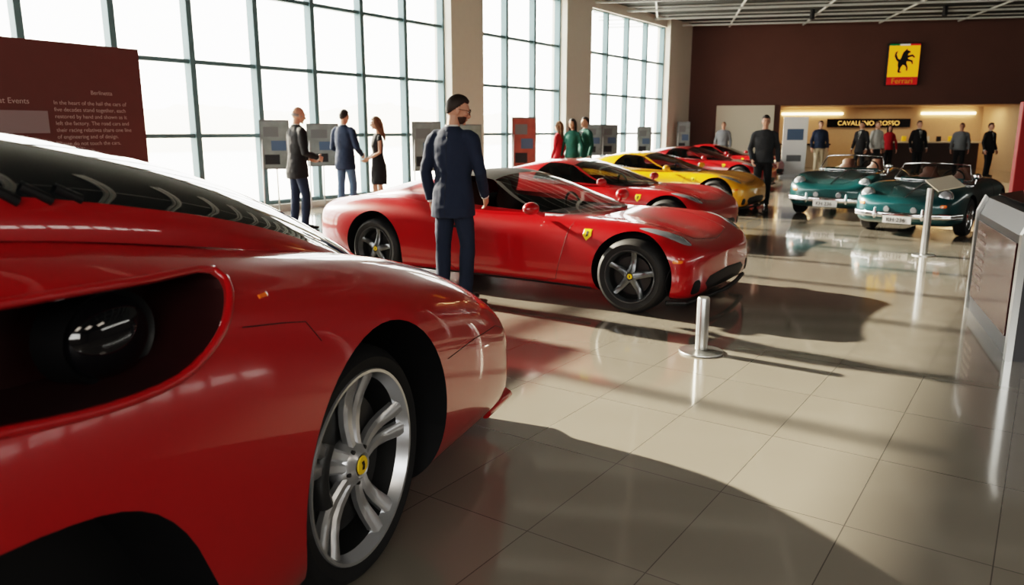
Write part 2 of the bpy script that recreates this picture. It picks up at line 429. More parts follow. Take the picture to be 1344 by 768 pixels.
def roadster(loc,rz,paint,sc=1,lev=3):
    E=empty('classic_roadster',loc,rz,sc)
    st=[(1.98,.3,.4,.45,.38,.46,.42,.50,.3,.53,.15,.54,.54),
    (1.86,.2,.66,.72,.34,.5,.7,.60,.58,.66,.3,.60,.61),
    (1.55,.17,.76,.81,.36,.55,.79,.71,.64,.82,.33,.66,.69),
    (1.05,.17,.78,.83,.36,.56,.81,.74,.64,.88,.36,.74,.77),
    (.5,.17,.76,.8,.36,.56,.78,.72,.62,.84,.36,.82,.85),
    (-.1,.17,.76,.8,.36,.56,.78,.74,.66,.82,.4,.83,.85),
    (-.7,.17,.76,.80,.36,.56,.78,.75,.64,.86,.38,.86,.88),
    (-1.1,.17,.78,.83,.36,.56,.81,.75,.6,.87,.33,.84,.86),
    (-1.6,.2,.72,.77,.36,.54,.75,.67,.55,.74,.3,.77,.79),
    (-1.95,.3,.5,.55,.38,.48,.52,.54,.4,.57,.2,.6,.6)]
    C=Acc(); cyl_cut(C,1.1,.32,.35,.52,1.1); cyl_cut(C,-1.08,.32,.34,.52,1.1)
    C.add(*tube([(-.1,0,.4),(-.1,0,1.2)],[(.62,.56)]*2,32))
    bo,bv=body('body_shell',st,paint,C,E,lev)
    key=('c',paint.name)
    if key not in WH: WH[key]=classic_wheel(.31,.2,.17,CHR)
    for i,(x,sg) in enumerate([(1.1,1),(1.1,-1),(-1.08,1),(-1.08,-1)]):
        w=obj('wheel_%d'%(i+1),WH[key],E); w.location=(x,sg*.71,.31); w.rotation_euler=(0,0,0 if sg>0 else pi)
    for i,sg in enumerate((1,-1)):
        seat(E,-.2,sg*.28,.42,LEATHER,'seat_%d'%(i+1))
        A=Acc(); A.add(*ell((0,0,0),(.05,.095,.095),20,12),0); A.add(*lathe([(.095,0),(.115,.0),(.118,-.02),(.1,-.09)],32),1,Matrix.Rotation(-pi/2,4,'Z'))
        o=A.make('headlamp_%d'%(i+1),[LENS,CHR],E); o.location=(1.77,sg*.575,.66); o.rotation_euler=(0,-.25,0)
        decal('indicator',bv,[(.56,.50),(.63,.50),(.63,.54),(.56,.54)],'front',AMBER,E,.015,(sg,))
    box('dashboard',(.36,0,.82),(.12,1.0,.12),paint,E,bev=.04)
    steering(E,.18,.28,.84)
    N=13; bot=[];top=[]
    for i in range(N):
        t=-1+2*i/(N-1); bot.append(Vector((.5-.16*t*t,t*.6,.84))); top.append(Vector((.34-.18*t*t,t*.52,1.12-.03*t*t)))
    A=Acc(); A.add(bot+top,[(i,i+1,N+i+1,N+i) for i in range(N-1)]); A.make('windscreen_glass',[GCLR],E)
    curve_tube('windscreen_frame',bot+top[::-1],.013,CHR,E,True)
    def bump(nm,s,x0):
        pts=[(s*(x0-.42),-.80,.36),(s*(x0-.14),-.70,.36),(s*x0,-.35,.36),(s*(x0+.03),0,.36),(s*x0,.35,.36),(s*(x0-.14),.70,.36),(s*(x0-.42),.80,.36)]
        A=Acc(); A.add(*tube(pts,[(.045,.015)]*7,10,(0,0,1)))
        for y in (-.35,.35): A.add(*tube([(s*(x0+.02),y,.30),(s*(x0+.04),y,.36),(s*(x0+.02),y,.47)],[.02,.03,.015],10))
        A.make(nm,[CHR],E)
    bump('bumper_front',1,2.02); bump('bumper_rear',-1,2.0)
    box('licence_plate',(2.08,0,.29),(.012,.42,.11),PLW,E)
    text('plate_text','KH 236',.09,(2.09,-.16,.26),(pi/2,0,pi/2),BLK,E)
    seam('hood_seam',bv,[(.55,.3),(1.2,.36),(1.7,.25),(1.76,0)],'top',E)
    seam('door_seam',bv,[(.42,.78),(.4,.3),(-.35,.28),(-.42,.4),(-.42,.8)],'side',E)
    seam('hood_trim',bv,[(.6,0),(1.8,0)],'top',E,(1,),.008,CHR,.004)
    for y in (-.2,.2): decal('fog_lamp',bv,[(y+.05*math.cos(a),.44+.05*math.sin(a)) for a in [2*pi*k/10 for k in range(10)]],'front',LENS,E,.02,(1,))
    A=Acc(); A.add(*ell((.55,.72,.93),(.03,.06,.05))); A.add(*tube([(.55,.70,.8),(.55,.72,.9)],[.01,.01])); A.make('mirror',[CHR],E)
    return E
# ---------------------------------------------------------------- foreground car
def hero():
    E=empty('sports_car',(-1.40,2.626,0),math.radians(71))
    st=[(1.56,.20,.6,.65,.28,.36,.62,.43,.5,.48,.3,.5,.51),
    (1.47,.12,.93,.99,.20,.38,.97,.52,.75,.60,.4,.62,.63),
    (1.15,.12,.97,1.04,.24,.50,1.02,.69,.8,.80,.45,.78,.77),
    (.65,.12,.98,1.05,.32,.62,1.03,.85,.84,.99,.5,.93,.91),
    (.2,.12,1.0,1.07,.4,.70,1.04,.95,.86,1.08,.55,1.04,1.03),
    (-.3,.12,1.0,1.05,.4,.74,1.03,1.02,.86,1.14,.62,1.16,1.16),
    (-.7,.12,.99,1.04,.4,.78,1.03,1.10,.90,1.20,.66,1.25,1.26),
    (-1.15,.12,.99,1.04,.4,.82,1.03,1.16,.92,1.27,.68,1.32,1.33),
    (-1.7,.12,.99,1.04,.4,.82,1.03,1.14,.92,1.26,.68,1.32,1.33),
    (-2.3,.12,.99,1.05,.4,.8,1.03,1.1,.9,1.22,.6,1.28,1.28),
    (-2.9,.12,1.0,1.08,.4,.78,1.04,1.06,.88,1.18,.55,1.18,1.18),
    (-3.5,.14,.97,1.04,.4,.75,1.0,1.0,.84,1.08,.5,1.10,1.10),
    (-3.9,.25,.88,.95,.4,.7,.92,.92,.75,.99,.45,1.01,1.01),
    (-3.98,.35,.7,.8,.45,.66,.78,.85,.65,.92,.4,.94,.94)]
    C=Acc()
    lip=[(-.575,1.14),(-.62,1.06),(-.70,1.0),(-.82,.955),(-1.0,.955),(-1.2,.985),(-1.42,1.03),(-1.5,1.11),(-1.48,1.19),(-1.13,1.18),(-.8,1.16)]
    cyl_cut(C,.03,.415,.455,.66,1.3); cyl_cut(C,-2.9,.405,.46,.66,1.3)
    prism_cut(C,[tuple(p) for p in smoothpoly(lip,4)],.78,1.3,.90,mi=1)
    prism_cut(C,[tuple(p) for p in smoothpoly([(-.74,.28),(-.77,.52),(-.90,.71),(-1.1,.79),(-1.4,.80),(-1.7,.68),(-1.85,.45),(-1.86,.28),(-1.3,.24)],4)],.82,1.3,.9)
    bo,bv=body('body_shell',st,RED,C,E,4)
    cp,cb=canopy('greenhouse',{'xs':.98,'xe':-3.3,'h':[(0,.93),(.08,1.08),(.16,1.22),(.25,1.35),(.34,1.44),(.44,1.50),(.6,1.50),(.8,1.38),(1,1.14)]},
        [(0,.92),(.1,1.0),(.2,1.1),(.3,1.18),(.45,1.27),(.6,1.28),(.8,1.24),(1,1.12)],
        [(0,.62),(.1,.72),(.25,.80),(.45,.82),(.65,.78),(1,.5)],
        [(.03,.26,1,10),(.04,.27,0,2),(.60,.50,1,16),(.63,.53,0,3),(.75,.66,0,6),(1,1,0,12)],
        [(.28,.30,1,12),(.30,.32,0,3),(.56,.56,0,8),(.60,.60,0,2),(.86,.86,2,8),(1,1,0,4)],E,[RED,GOPA,GOPA],phr=62,phb=17,curve=.3)
    for k in range(7):
        x=-.80-.075*k
        seam('quarter_louvre',cb,[(x,1.318+.004*k),(x-.05,1.345+.009*k)],'side',E,r=.012)
    wm=wheel_mesh(.395,.318,.30,'twin',ALU)
    for i,(x,sg) in enumerate([(0,1),(0,-1),(-2.9,1),(-2.9,-1)]):
        w=obj('wheel_%d'%(i+1),wm,E); w.location=(x,sg*.83,.395); w.rotation_euler=(0,0,0 if sg>0 else pi)
    for sg in (1,-1):
        A=Acc(); A.add(*tube([(.17*math.cos(a),sg*.90,.395+.17*math.sin(a)) for a in [2.4,2.7,3.0,3.3,3.6]],[(.045,.03)]*5,10,(0,1,0))); A.make('brake_caliper',[CALI],E)
        A=Acc(); A.add(*ell((-.86,sg*.885,1.045),(.105,.055,.088),36,24),0); A.add(*lathe([(.103,0),(.116,.014),(.126,-.06)],40),1,Matrix.Translation((-.86,sg*.89,1.045))@Matrix.Diagonal((1,sg,.84,1)))
        A.make('round_lamp',[GLOSSBLK,BLK],E)
    L2=[lip[7],lip[8],lip[9],lip[10],lip[0],lip[1],lip[2],lip[3],lip[4],lip[5],lip[6]]
    seam('recess_lip',bv,[tuple(p) for p in smoothpoly(L2,3)]+[L2[0]],'side',E,r=.011,m=RED,off=-.002,sub=3)
    seam('fender_seam',bv,[(-.60,1.01),(-.45,.985),(-.35,.965),(-.30,.90)],'side',E,r=.0015)
    seam('bumper_seam',bv,[(.50,.62),(.8,.62),(1.1,.60),(1.35,.52)],'side',E,r=.0018)
    seam('hood_seam',bv,[(.62,.7),(1.0,.66),(1.35,.5),(1.42,0)],'top',E,r=.002)
    seam('sill_line',bv,[(-.45,.17),(-2.4,.17)],'side',E,r=.02)
    decal('side_marker',bv,[(-.50,1.055),(-.46,1.055),(-.46,1.065),(-.50,1.065)],'side',AMBER,E,.004,sm=False)
    decal('front_grille',bv,[(.0,.2),(.6,.2),(.65,.3),(.5,.36),(0,.38),(-.5,.36),(-.65,.3),(-.6,.2)],'front',BLK,E,.006,(1,),sm=False)
    A=Acc(); A.add(*tube([(1.12,-.96,.17),(1.36,-.95,.18),(1.50,-.80,.18),(1.57,0,.18),(1.50,.80,.18),(1.36,.95,.18),(1.12,.96,.17)],[(.03,.03),(.035,.06),(.035,.06),(.035,.05),(.035,.06),(.035,.06),(.03,.03)],12,(0,0,1))); A.make('front_splitter',[RED],E)
    return E
HERO=hero()
sports_car((.27,7.57,0),math.radians(-33),RED,.94,wm=ALUD,open_side=True)
sports_car((1.30,11.26,0),math.radians(-33),RED2,.92,wm=ALU,band=True)
sports_car((2.95,15.12,0),math.radians(-34),YEL,.92,wm=ALU,lev=2)
sports_car((5.05,20.7,0),math.radians(-36),RED2,.92,wm=ALU,lev=2)
sports_car((6.9,25.3,0),math.radians(-36),RED2,.9,wm=ALU,lev=2)
def rloc(cx,cy,a,sc):
    f=Vector((math.cos(a),math.sin(a))); l=Vector((-f.y,f.x))
    c=Vector((cx,cy))-f*1.1*sc-l*.78*sc
    return (c.x,c.y,0)
a1=math.radians(180+53); roadster(rloc(6.36,13.1,a1,.92),a1,TEAL,.92)
a2=math.radians(180+47); roadster(rloc(6.42,10.70,a2,.88),a2,TEAL2,.88)
# ---------------------------------------------------------------- people
SKIN=mat('skin',(.50,.27,.19),.5,bump=.05)
EYEW=mat('eye_iris',(.05,.04,.035),.2); EYES=mat('eye_white',(.7,.68,.65),.2); LIPM=mat('lips',(.36,.13,.10),.5)
def cloth(n,c): return mat(n,c,.85,bump=.4,bscale=400)
NAVY=cloth('cloth_navy',(.016,.027,.055)); BLKC=cloth('cloth_black',(.012,.012,.014)); CHAR=cloth('cloth_charcoal',(.03,.033,.038)); JEAN=cloth('cloth_denim',(.09,.14,.22)); KHA=cloth('cloth_khaki',(.45,.38,.28)); WHC=cloth('cloth_white',(.6,.6,.58)); REDC=cloth('cloth_red',(.45,.02,.03)); GRNC=cloth('cloth_green',(.02,.10,.08)); GREY=cloth('cloth_grey',(.16,.17,.18)); 
HDK=mat('hair_dark',(.022,.014,.010),.6,bump=.6,bscale=300); HBR=mat('hair_brown',(.14,.07,.035),.6,bump=.6,bscale=300); HGR=mat('hair_grey',(.25,.24,.23),.7); SHOE=mat('shoe_leather',(.01,.008,.007),.3)
def hand_acc(M,mir):
    A=Acc(); S=Matrix.Diagonal((mir,1,1,1))
    M=M@S
    A.add(*tube([(0,0,.02),(0,0,-.01),(0,0,-.05),(-.003,0,-.088),(-.004,0,-.097)],[(.018,.024),(.016,.028),(.014,.040),(.012,.041),(.008,.034)]),0,M)
    for y,L in ((.031,.072),(.011,.082),(-.010,.076),(-.030,.058)):
        p=Vector((-.003,y,-.088)); r=.0092
        for k,(fr,an) in enumerate(((.42,18),(.32,42),(.26,62))):
            a=math.radians(an); q=p+Vector((-math.sin(a),y*.1,-math.cos(a)))*L*fr
            A.add(*capsule(p,q,r,r*.92,8),0,M); p=q; r*=.92
    p=Vector((-.004,.028,-.028))
    for d,L,r in (((-.25,.75,-.6),.034,.0115),((-.35,.4,-.85),.030,.0098),((-.4,.15,-.9),.022,.009)):
        q=p+Vector(d).normalized()*L; A.add(*capsule(p,q,r,r*.92,8),0,M); p=q
    return A
PSEED=[0]
def person(name,loc,rz,h=1.78,top=NAVY,bot=NAVY,hair=HDK,skin=SKIN,fem=False,style='suit',R=((.26,-.03,1.13),(.27,.06,.88)),L=((.26,-.03,1.13),(.27,.06,.88)),yaw=0,pitch=0,lean=0,vox=.012,bald=False,glasses=False,beard=False,stance=.1,step=.04,collar=True):
    sc=h/1.78; E=empty(name,loc,rz,sc); PSEED[0]+=3.7; sd=PSEED[0]; W=.008
    def ln(v): 
        v=Vector(v); 
        if v.z>.9: v.y+=lean*(v.z-.9)
        return v
    sh=.165 if fem else .205; wd=.84 if fem else 1
    A=Acc()
    hem=.76 if style=='suit' else (.86 if style!='dress' else .55)
    if style=='dress':
        rings=[(.52,.0,.19,.15),(.7,-.005,.185,.150),(.88,-.01,.175,.14),(.97,0,.155,.12),(1.1,0,.120,.098),(1.25,.012,.145,.120),(1.36,0,.152,.10),(1.42,-.008,.12,.075),(1.455,-.012,.07,.055)]
    else:
        rings=[(hem,-.0,.202*wd,.152),(hem+.08,-.006,.200*wd,.152),(.98,-.002,.184*wd,.138),(1.1,.0,.168*wd,.120),(1.24,.005,.190*wd,.130),(1.36,.0,.200*wd,.124),(1.43,-.008,.178*wd,.100),(1.475,-.015,.125,.078),(1.508,-.015,.074,.066)]
    A.add(*tube([ln((0,y,z)) for z,y,a,b in rings],[(a,b) for z,y,a,b in rings],24))
    arms=[]
    for sg,(el,wr) in ((1,R),(-1,L)):
        s=ln((sg*sh*.90,-.01,1.41)); e=ln((sg*el[0],el[1],el[2])); w=ln((sg*wr[0],wr[1],wr[2]))
        k=.80 if fem else 1
        d=(w-e).normalized()
        if style=='dress':
            A.add(*capsule(s,s.lerp(e,.25),.050*k,.046*k,14)); arms.append((s,e,w,d,sg,k))
        else:
            A.add(*tube([ln((sg*sh*.40,-.012,1.440)),ln((sg*sh*.75,-.012,1.430)),s,s.lerp(e,.18),s.lerp(e,.5),e,e.lerp(w,.5),w-d*.005],[.050*k,.060*k,.064*k,.066*k,.058*k,.054*k,.049*k,.042*k],14,(0,1,0)))
            arms.append((s,e,w,d,sg,k))
    jme=remesh(A,vox,2,W,sd)
    jbv=BVHTree.FromPolygons([v.co[:] for v in jme.vertices],[p.vertices[:] for p in jme.polygons])
    obj('jacket' if style=='suit' else ('dress' if style=='dress' else 'shirt'),withmat(jme,top),E)
    A=Acc(); 
    lx=.085 if fem else .098
    legs=[]
    for sg in (1,-1):
        fy=step*sg
        hp=Vector((sg*lx*.86,0,.90)); kn=Vector((sg*(lx+.005)+ (stance-.1)*sg*.5,.015+fy*.5+(.03 if sg>0 else 0),.50)); an=Vector((sg*lx+(stance-.1)*sg,-.01+fy,.085))
        legs.append((hp,kn,an,sg))
        if style!='dress':
            k=.9 if fem else 1
            A.add(*tube([hp+Vector((0,0,.03)),hp-Vector((0,0,.08)),hp.lerp(kn,.5),kn,kn.lerp(an,.35),an,an-Vector((0,-.005,.045))],[.080*k,.088*k,.083*k,.068*k,.066*k,.060*k,.064*k],16))
    if style!='dress':
        A.add(*tube([(0,0,1.0),(0,0,.93),(0,-.005,.85),(0,-.005,.80)],[(.145*wd,.10),(.158*wd,.112),(.158*wd,.11),(.11*wd,.08)],20))
        obj('trousers',withmat(remesh(A,vox,2,W*.8,sd+1),bot),E)
    else:
        for hp,kn,an,sg in legs:
            A.add(*tube([hp,hp.lerp(kn,.5),kn,kn.lerp(an,.3),kn.lerp(an,.6),an,an-Vector((0,0,.05))],[.08,.07,.050,.052,.045,.032,.035],14))
        obj('legs',withmat(remesh(A,vox,3),skin),E)
    A=Acc()
    for hp,kn,an,sg in legs:
        A.add(*tube([(an.x,an.y-.055,.045),(an.x,an.y-.03,.04),(an.x,an.y+.05,.045),(an.x+sg*.005,an.y+.12,.032),(an.x+sg*.008,an.y+.18,.026),(an.x+sg*.008,an.y+.21,.024)],[(.026,.035),(.036,.04),(.04,.044),(.046,.032),(.040,.026),(.02,.018)],14))
        A.add(*tube([(an.x,an.y-.01,.03),(an.x,an.y-.005,.11)],[(.036,.045),(.036,.04)],12))
    obj('shoes',withmat(remesh(A,min(vox,.01),2),SHOE),E)
    for i,(s,e,w,d,sg,k) in enumerate(arms):
        z=-d; y=Vector((0,1,0)); 
        if abs(z.y)>.9: y=Vector((0,0,1))
        x=y.cross(z).normalized(); y=z.cross(x)
        M=Matrix((( x.x,y.x,z.x,w.x),(x.y,y.y,z.y,w.y),(x.z,y.z,z.z,w.z),(0,0,0,1)))
        H=hand_acc(M,sg)
        if style=='dress': H.add(*tube([s,s.lerp(e,.5),e,e.lerp(w,.4),w],[.044*k,.042*k,.037*k,.037*k,.025*k],12,(0,1,0)))
        obj('hand_%d'%(i+1),withmat(remesh(H,.0045 if vox<.015 else .007,1),skin),E)
        if style=='suit': 
            A=Acc(); A.add(*tube([w-d*.02,w+d*.012],[.036,.034],14)); A.make('shirt_cuff',[WHC],E)
    T=Matrix.Translation(ln((0,-.012,1.535)))@Matrix.Rotation(yaw,4,'Z')@Matrix.Rotation(pitch,4,'X')@Matrix.Translation((0,.012,-1.555))
    A=Acc()
    A.add(*ell((0,-.012,1.695),(.074,.094,.100),24,16),0,T)
    A.add(*ell((0,.035,1.690),(.062,.060,.070),20,12),0,T)
    A.add(*tube([(0,.030,1.665),(0,.036,1.625),(0,.046,1.592),(0,.052,1.578)],[(.062,.058),(.054,.054),(.040,.042),(.022,.026)],18),0,T)
    A.add(*ell((0,.082,1.588),(.018,.016,.014)),0,T)
    A.add(*tube([(-.045,.072,1.704),(-.02,.088,1.707),(0,.086,1.705),(.02,.088,1.707),(.045,.072,1.704)],[.007,.010,.008,.010,.007],10,(0,0,1)),0,T)
    A.add(*tube([(0,.088,1.698),(0,.101,1.678),(0,.112,1.657),(0,.106,1.648),(0,.092,1.645)],[.007,.009,.012,.011,.008],10),0,T)
    for sg in (1,-1): A.add(*ell((sg*.010,.100,1.651),(.008,.010,.007)),0,T)
    A.add(*ell((0,.088,1.628),(.022,.012,.006)),0,T); A.add(*ell((0,.086,1.616),(.020,.012,.007)),0,T)
    for sg in (1,-1):
        A.add(*ell((sg*.076,-.010,1.668),(.007,.017,.030)),0,T); A.add(*ell((sg*.074,-.006,1.645),(.006,.009,.012)),0,T)
        A.add(*ell((sg*.044,.060,1.664),(.018,.022,.018)),0,T)
    nb=ln((0,-.022,1.43)); nt=T@Vector((0,-.020,1.64))
    A.add(*tube([nb,nb.lerp(nt,.5),nt],[.066 if not fem else .05,.054 if not fem else .041,.052 if not fem else .040],14))
    obj('head',withmat(remesh(A,.0045 if vox<.015 else .01,2),skin),E)
    A=Acc()
    for sg in (1,-1):
        A.add(*ell((sg*.030,.082,1.685),(.012,.009,.0055)),0,T); A.add(*ell((sg*.030,.0895,1.685),(.005,.004,.005)),1,T)
        A.add(*tube([(sg*.012,.100,1.706),(sg*.030,.100,1.711),(sg*.050,.084,1.705)],[(.003,.004)]*3,6),2,T)
    A.make('eyes',[EYES,EYEW,hair],E)
    A=Acc(); A.add(*tube([(-.022,.088,1.622),(0,.101,1.622),(.022,.088,1.622)],[.002,.004,.002],8,(0,0,1)),0,T); A.make('mouth',[LIPM],E)
    def hf(d):
        y=d.y
        if y>.35: lim=.52+.10*(y-.35)
        elif y>-.05: lim=.0+(y+.05)*1.30
        else: lim=max(-.80,.0+(y+.05)*1.15)
        if fem: lim-=.1
        f=(d.z-lim)/.12; f=max(0,min(1,f)); f=f*f*(3-2*f)
        g=1.055+.05*max(0,d.z)+.05*max(0,y)*max(0,d.z)+.015*noise.noise(d*7)
        if y<0 and d.z<0: g-=.02
        return .86+(g-.86)*f
    if not bald:
        A=Acc(); A.add(*ell((0,-.008,1.692),(.0775,.100,.107),40,32,hf),0,T)
        if fem:
            A.add(*tube([(0,-.03,1.775),(0,-.070,1.72),(0,-.088,1.64),(0,-.090,1.55),(0,-.095,1.46),(0,-.105,1.38),(0,-.10,1.33)],[(.05,.04),(.078,.045),(.083,.04),(.078,.035),(.075,.032),(.06,.025),(.03,.015)],18),0,T)
            for sg in (1,-1): A.add(*tube([(sg*.045,.01,1.77),(sg*.074,.015,1.71),(sg*.080,-.005,1.63),(sg*.078,-.03,1.54),(sg*.070,-.05,1.45)],[(.02,.04),(.018,.045),(.016,.045),(.016,.035),(.012,.02)],12),0,T)
            me=remesh(A,.008,2,.003,sd); obj('hair',withmat(me,hair),E)
        else: A.make('hair',[hair],E,True,180)
    else:
        A=Acc(); A.add(*ell((0,-.020,1.668),(.0775,.090,.040),24,12),0,T); A.make('hair',[HGR],E)
    if beard:
        A=Acc()
        A.add(*tube([(0,.031,1.632),(0,.038,1.614),(0,.047,1.588),(0,.053,1.572)],[(.0595,.059),(.056,.057),(.043,.045),(.024,.028)],24),0,T)
        me=remesh(A,.006,2,.002,sd); obj('beard',withmat(me,BEARD),E)
    if glasses:
        for sg in (1,-1):
            curve_tube('glasses_rim',[T@Vector((sg*.032+.021*math.cos(a),.106-.01*abs(math.cos(a)),1.684+.016*math.sin(a))) for a in [2*pi*k/16 for k in range(16)]],.002,BLK,E,True)
            curve_tube('glasses_arm',[T@Vector((sg*.052,.098,1.69)),T@Vector((sg*.078,.06,1.692)),T@Vector((sg*.081,-.01,1.68))],.002,BLK,E)
    if collar and style=='suit':
        cy=lean*.6-.018
        A=Acc(); A.add(*lathe([(.062,1.49),(.060,1.528),(.056,1.528)],20,axis='Z'),0,Matrix.Translation((0,cy,0))); A.make('shirt_collar',[WHC],E)
        A=Acc(); A.add(*lathe([(.076,1.472),(.072,1.505),(.063,1.515)],20,axis='Z'),0,Matrix.Translation((0,cy,0))); A.make('jacket_collar',[top],E)
        decal('shirt_front',jbv,[(-.045,1.46),(.045,1.46),(.028,1.34),(0,1.20),(-.028,1.34)],'chest',WHC,E,.004,(1,),sm=False)
        decal('necktie',jbv,[(-.014,1.45),(.014,1.45),(.018,1.30),(0,1.23),(-.018,1.30)],'chest',BLKC,E,.009,(1,),sm=False)
        seam('lapel',jbv,[(.048,1.46),(.055,1.34),(.0,1.17)],'chest',E,(1,-1),.004,top,.002,4)
        seam('jacket_front_seam',jbv,[(.0,1.17),(.006,.78)],'chest',E,(1,),.002,BLK,0,6)
        seam('jacket_back_seam',jbv,[(.0,1.44),(0,.78)],'back',E,(1,),.0018,BLK,0,8)
    return E
BEARD=mat('beard_stubble',(.055,.032,.022),.7,bump=.6,bscale=300)
def deg(a): return math.radians(a)
person('man',(-.50,6.50,0),deg(-25),1.76,NAVY,NAVY,HDK,glasses=True,beard=True,yaw=deg(-52),pitch=deg(-18),vox=.008,R=((.25,.02,1.13),(.22,.17,.93)),L=((.25,-.04,1.14),(.23,.02,.89)),lean=.03,step=.03)
person('man',(-3.2,11.5,0),deg(-50),1.82,BLKC,NAVY,bald=True,yaw=deg(0),pitch=deg(-15),R=((.25,.0,1.12),(.16,.24,1.05)),L=((.25,0,1.12),(.12,.24,1.02)),lean=.05)
person('man',(-3.02,14.0,0),deg(-25),1.84,NAVY,JEAN,HDK,pitch=deg(-12),R=((.26,.0,1.12),(.2,.22,1.0)),L=((.26,0,1.12),(.12,.2,1.0)))
person('woman',(-2.44,14.1,0),deg(110),1.72,BLKC,BLKC,HBR,fem=True,style='dress',pitch=deg(-10),R=((.2,.0,1.12),(.1,.18,1.0)),L=((.2,0,1.12),(.1,.2,1.0)))
person('woman',(1.10,18.3,0),deg(60),1.68,REDC,BLKC,HBR,fem=True,style='shirt',vox=.018)
person('woman',(1.40,18.1,0),deg(150),1.74,GRNC,BLKC,HDK,fem=True,style='shirt',vox=.018)
person('man',(1.72,18.4,0),deg(120),1.78,GRNC,CHAR,HDK,vox=.018)
person('man',(4.88,15.0,0),deg(165),1.76,CHAR,BLKC,HDK,style='shirt',vox=.012,pitch=deg(-8),R=((.26,-.03,1.13),(.22,.12,.92)))
person('man',(10.5,26.5,0),deg(175),1.80,NAVY,KHA,HDK,style='shirt',vox=.02)
person('man',(11.5,25.6,0),deg(120),1.76,BLKC,BLKC,HDK,style='suit',vox=.02)
person('man',(12.3,26.2,0),deg(200),1.78,WHC,CHAR,HBR,style='shirt',vox=.02)
person('woman',(13.1,27.0,0),deg(170),1.68,REDC,BLKC,HDK,fem=True,style='shirt',vox=.02)
person('man',(13.7,26.2,0),deg(180),1.80,BLKC,BLKC,HDK,style='suit',vox=.02)
person('man',(14.9,25.8,0),deg(150),1.72,GREY,BLKC,HDK,style='shirt',vox=.02)
person('man',(15.5,25.2,0),deg(200),1.72,BLKC,BLKC,HDK,style='suit',vox=.02)
person('man',(7.6,28.0,0),deg(160),1.78,GREY,CHAR,HBR,style='shirt',vox=.02)
# ---------------------------------------------------------------- room
A0=Vector((6.5,30.04,0)); WD=Vector((-.5727,-.8198,0)); WN=Vector((.8198,-.5727,0))
wang=math.atan2(WD.y,WD.x)
def WP(q,z,inn=0): p=A0+WD*q+WN*inn; return (p.x,p.y,z)
WALLC=mat('wall_paint_white',(.58,.55,.49),.7,noise=.04)
MULL=mat('mullion_paint',(.10,.17,.19),.45)
CE=5.35
QE=41
p14=14.2+1.29*16
cols=[(0,2.0),(7.66,9.08),(12.98,14.2),(p14,QE)]
A=Acc()
for q0,q1 in cols:
    A.add(*boxg(WP((q0+q1)/2,CE/2,0.05),(q1-q0,.5,CE),wang))
A.add(*boxg(WP(QE/2,(5.05+CE)/2,0),(QE,.36,CE-5.05),wang))
A.add(*boxg(WP(QE/2,.06,0),(QE,.36,.12),wang))
A.make('wall_left',[WALLC],None,False)
zs=[.16,1.38,2.58,3.8,5.05]
def portal(c,X,Zn,w,h,i):
    l=bpy.data.lights.new('window_portal','AREA'); l.shape='RECTANGLE'; l.size=w; l.size_y=h; l.cycles.is_portal=True
    lo=obj('window_portal_%d'%i,l); Z=-Zn; Y=Z.cross(X); c=Vector(c)
    lo.matrix_world=Matrix(((X.x,Y.x,Z.x,c.x),(X.y,Y.y,Z.y,c.y),(X.z,Y.z,Z.z,c.z),(0,0,0,1)))
wins=[(2.0,7.66,4),(9.08,12.98,3),(14.2,p14,16)]
for wi,(q0,q1,n) in enumerate(wins):
    A=Acc()
    for k in range(n+1):
        q=q0+(q1-q0)*k/n; wdt=.10
        A.add(*boxg(WP(q,2.6,0),(wdt,.18,4.9),wang),0)
    for z in zs: A.add(*boxg(WP((q0+q1)/2,z,0),(q1-q0,.12,.07),wang),0)
    A.add([WP(q0,.12,-.02),WP(q1,.12,-.02),WP(q1,5.05,-.02),WP(q0,5.05,-.02)],[(0,1,2,3)],1)
    A.make('window_%d'%(wi+1),[MULL,GWIN],None,False)
    portal(WP((q0+q1)/2,2.6,-.2),WD,WN,q1-q0,4.9,wi)
# far wall
FD=Vector((.981,-.193,0)); FN=Vector((-.193,-.981,0)); fang=math.atan2(FD.y,FD.x)
def FP(r,z,inn=0): p=A0+FD*r+FN*inn; return (p.x,p.y,z)
def fb(r0,r1,z0,z1,i0,i1): return boxg(FP((r0+r1)/2,(z0+z1)/2,(i0+i1)/2),(r1-r0,i1-i0,z1-z0),fang)
MAR=mat('wall_maroon',(.115,.052,.038),.6,noise=.1,nscale=1.5)
BEI=mat('wall_beige',(.52,.40,.28),.7,noise=.05)
CREAM=mat('panel_cream',(.60,.54,.44),.6)
RE=20
A=Acc()
A.add(*fb(-.5,3.63,0,CE,-.3,0)); A.add(*fb(11.9,RE,0,CE,-.3,0)); A.add(*fb(3.63,11.9,2.4,CE,-.3,0))
A.make('wall_far',[MAR],None,False)
A=Acc(); A.add(*fb(3.4,12.1,0,2.6,-3.9,-3.7)); A.add(*fb(3.4,3.63,0,2.6,-3.7,-.3)); A.add(*fb(11.9,12.1,0,2.6,-3.7,-.3)); A.add(*fb(3.4,12.1,2.42,2.6,-3.9,-.3))
A.make('wall_alcove',[BEI],None,False)
o=mk('cream_display_panel',*fb(1.3,3.4,0,2.4,.03,.12),CREAM)
WARM=mat('cove_light',(1,.8,.5),.5,emis=(1,.72,.40),es=8)
for i,(r0,r1) in enumerate(((4.2,6.6),(9.6,11.6))):
    mk('cove_lamp',*fb(r0,r1,2.12,2.2,-3.68,-3.6),WARM)
for r in (5,8,11):
    l=bpy.data.lights.new('alcove_lamp','AREA'); l.energy=26; l.color=(1,.72,.42); l.size=1.2; o=obj('alcove_lamp',l); o.location=FP(r,2.38,-2.2)
GOLD=mat('gold_letters',(.8,.5,.12),.4,emis=(1,.6,.2),es=.8)
E=empty('name_sign',FP(7.6,1.78,-3.6),fang)
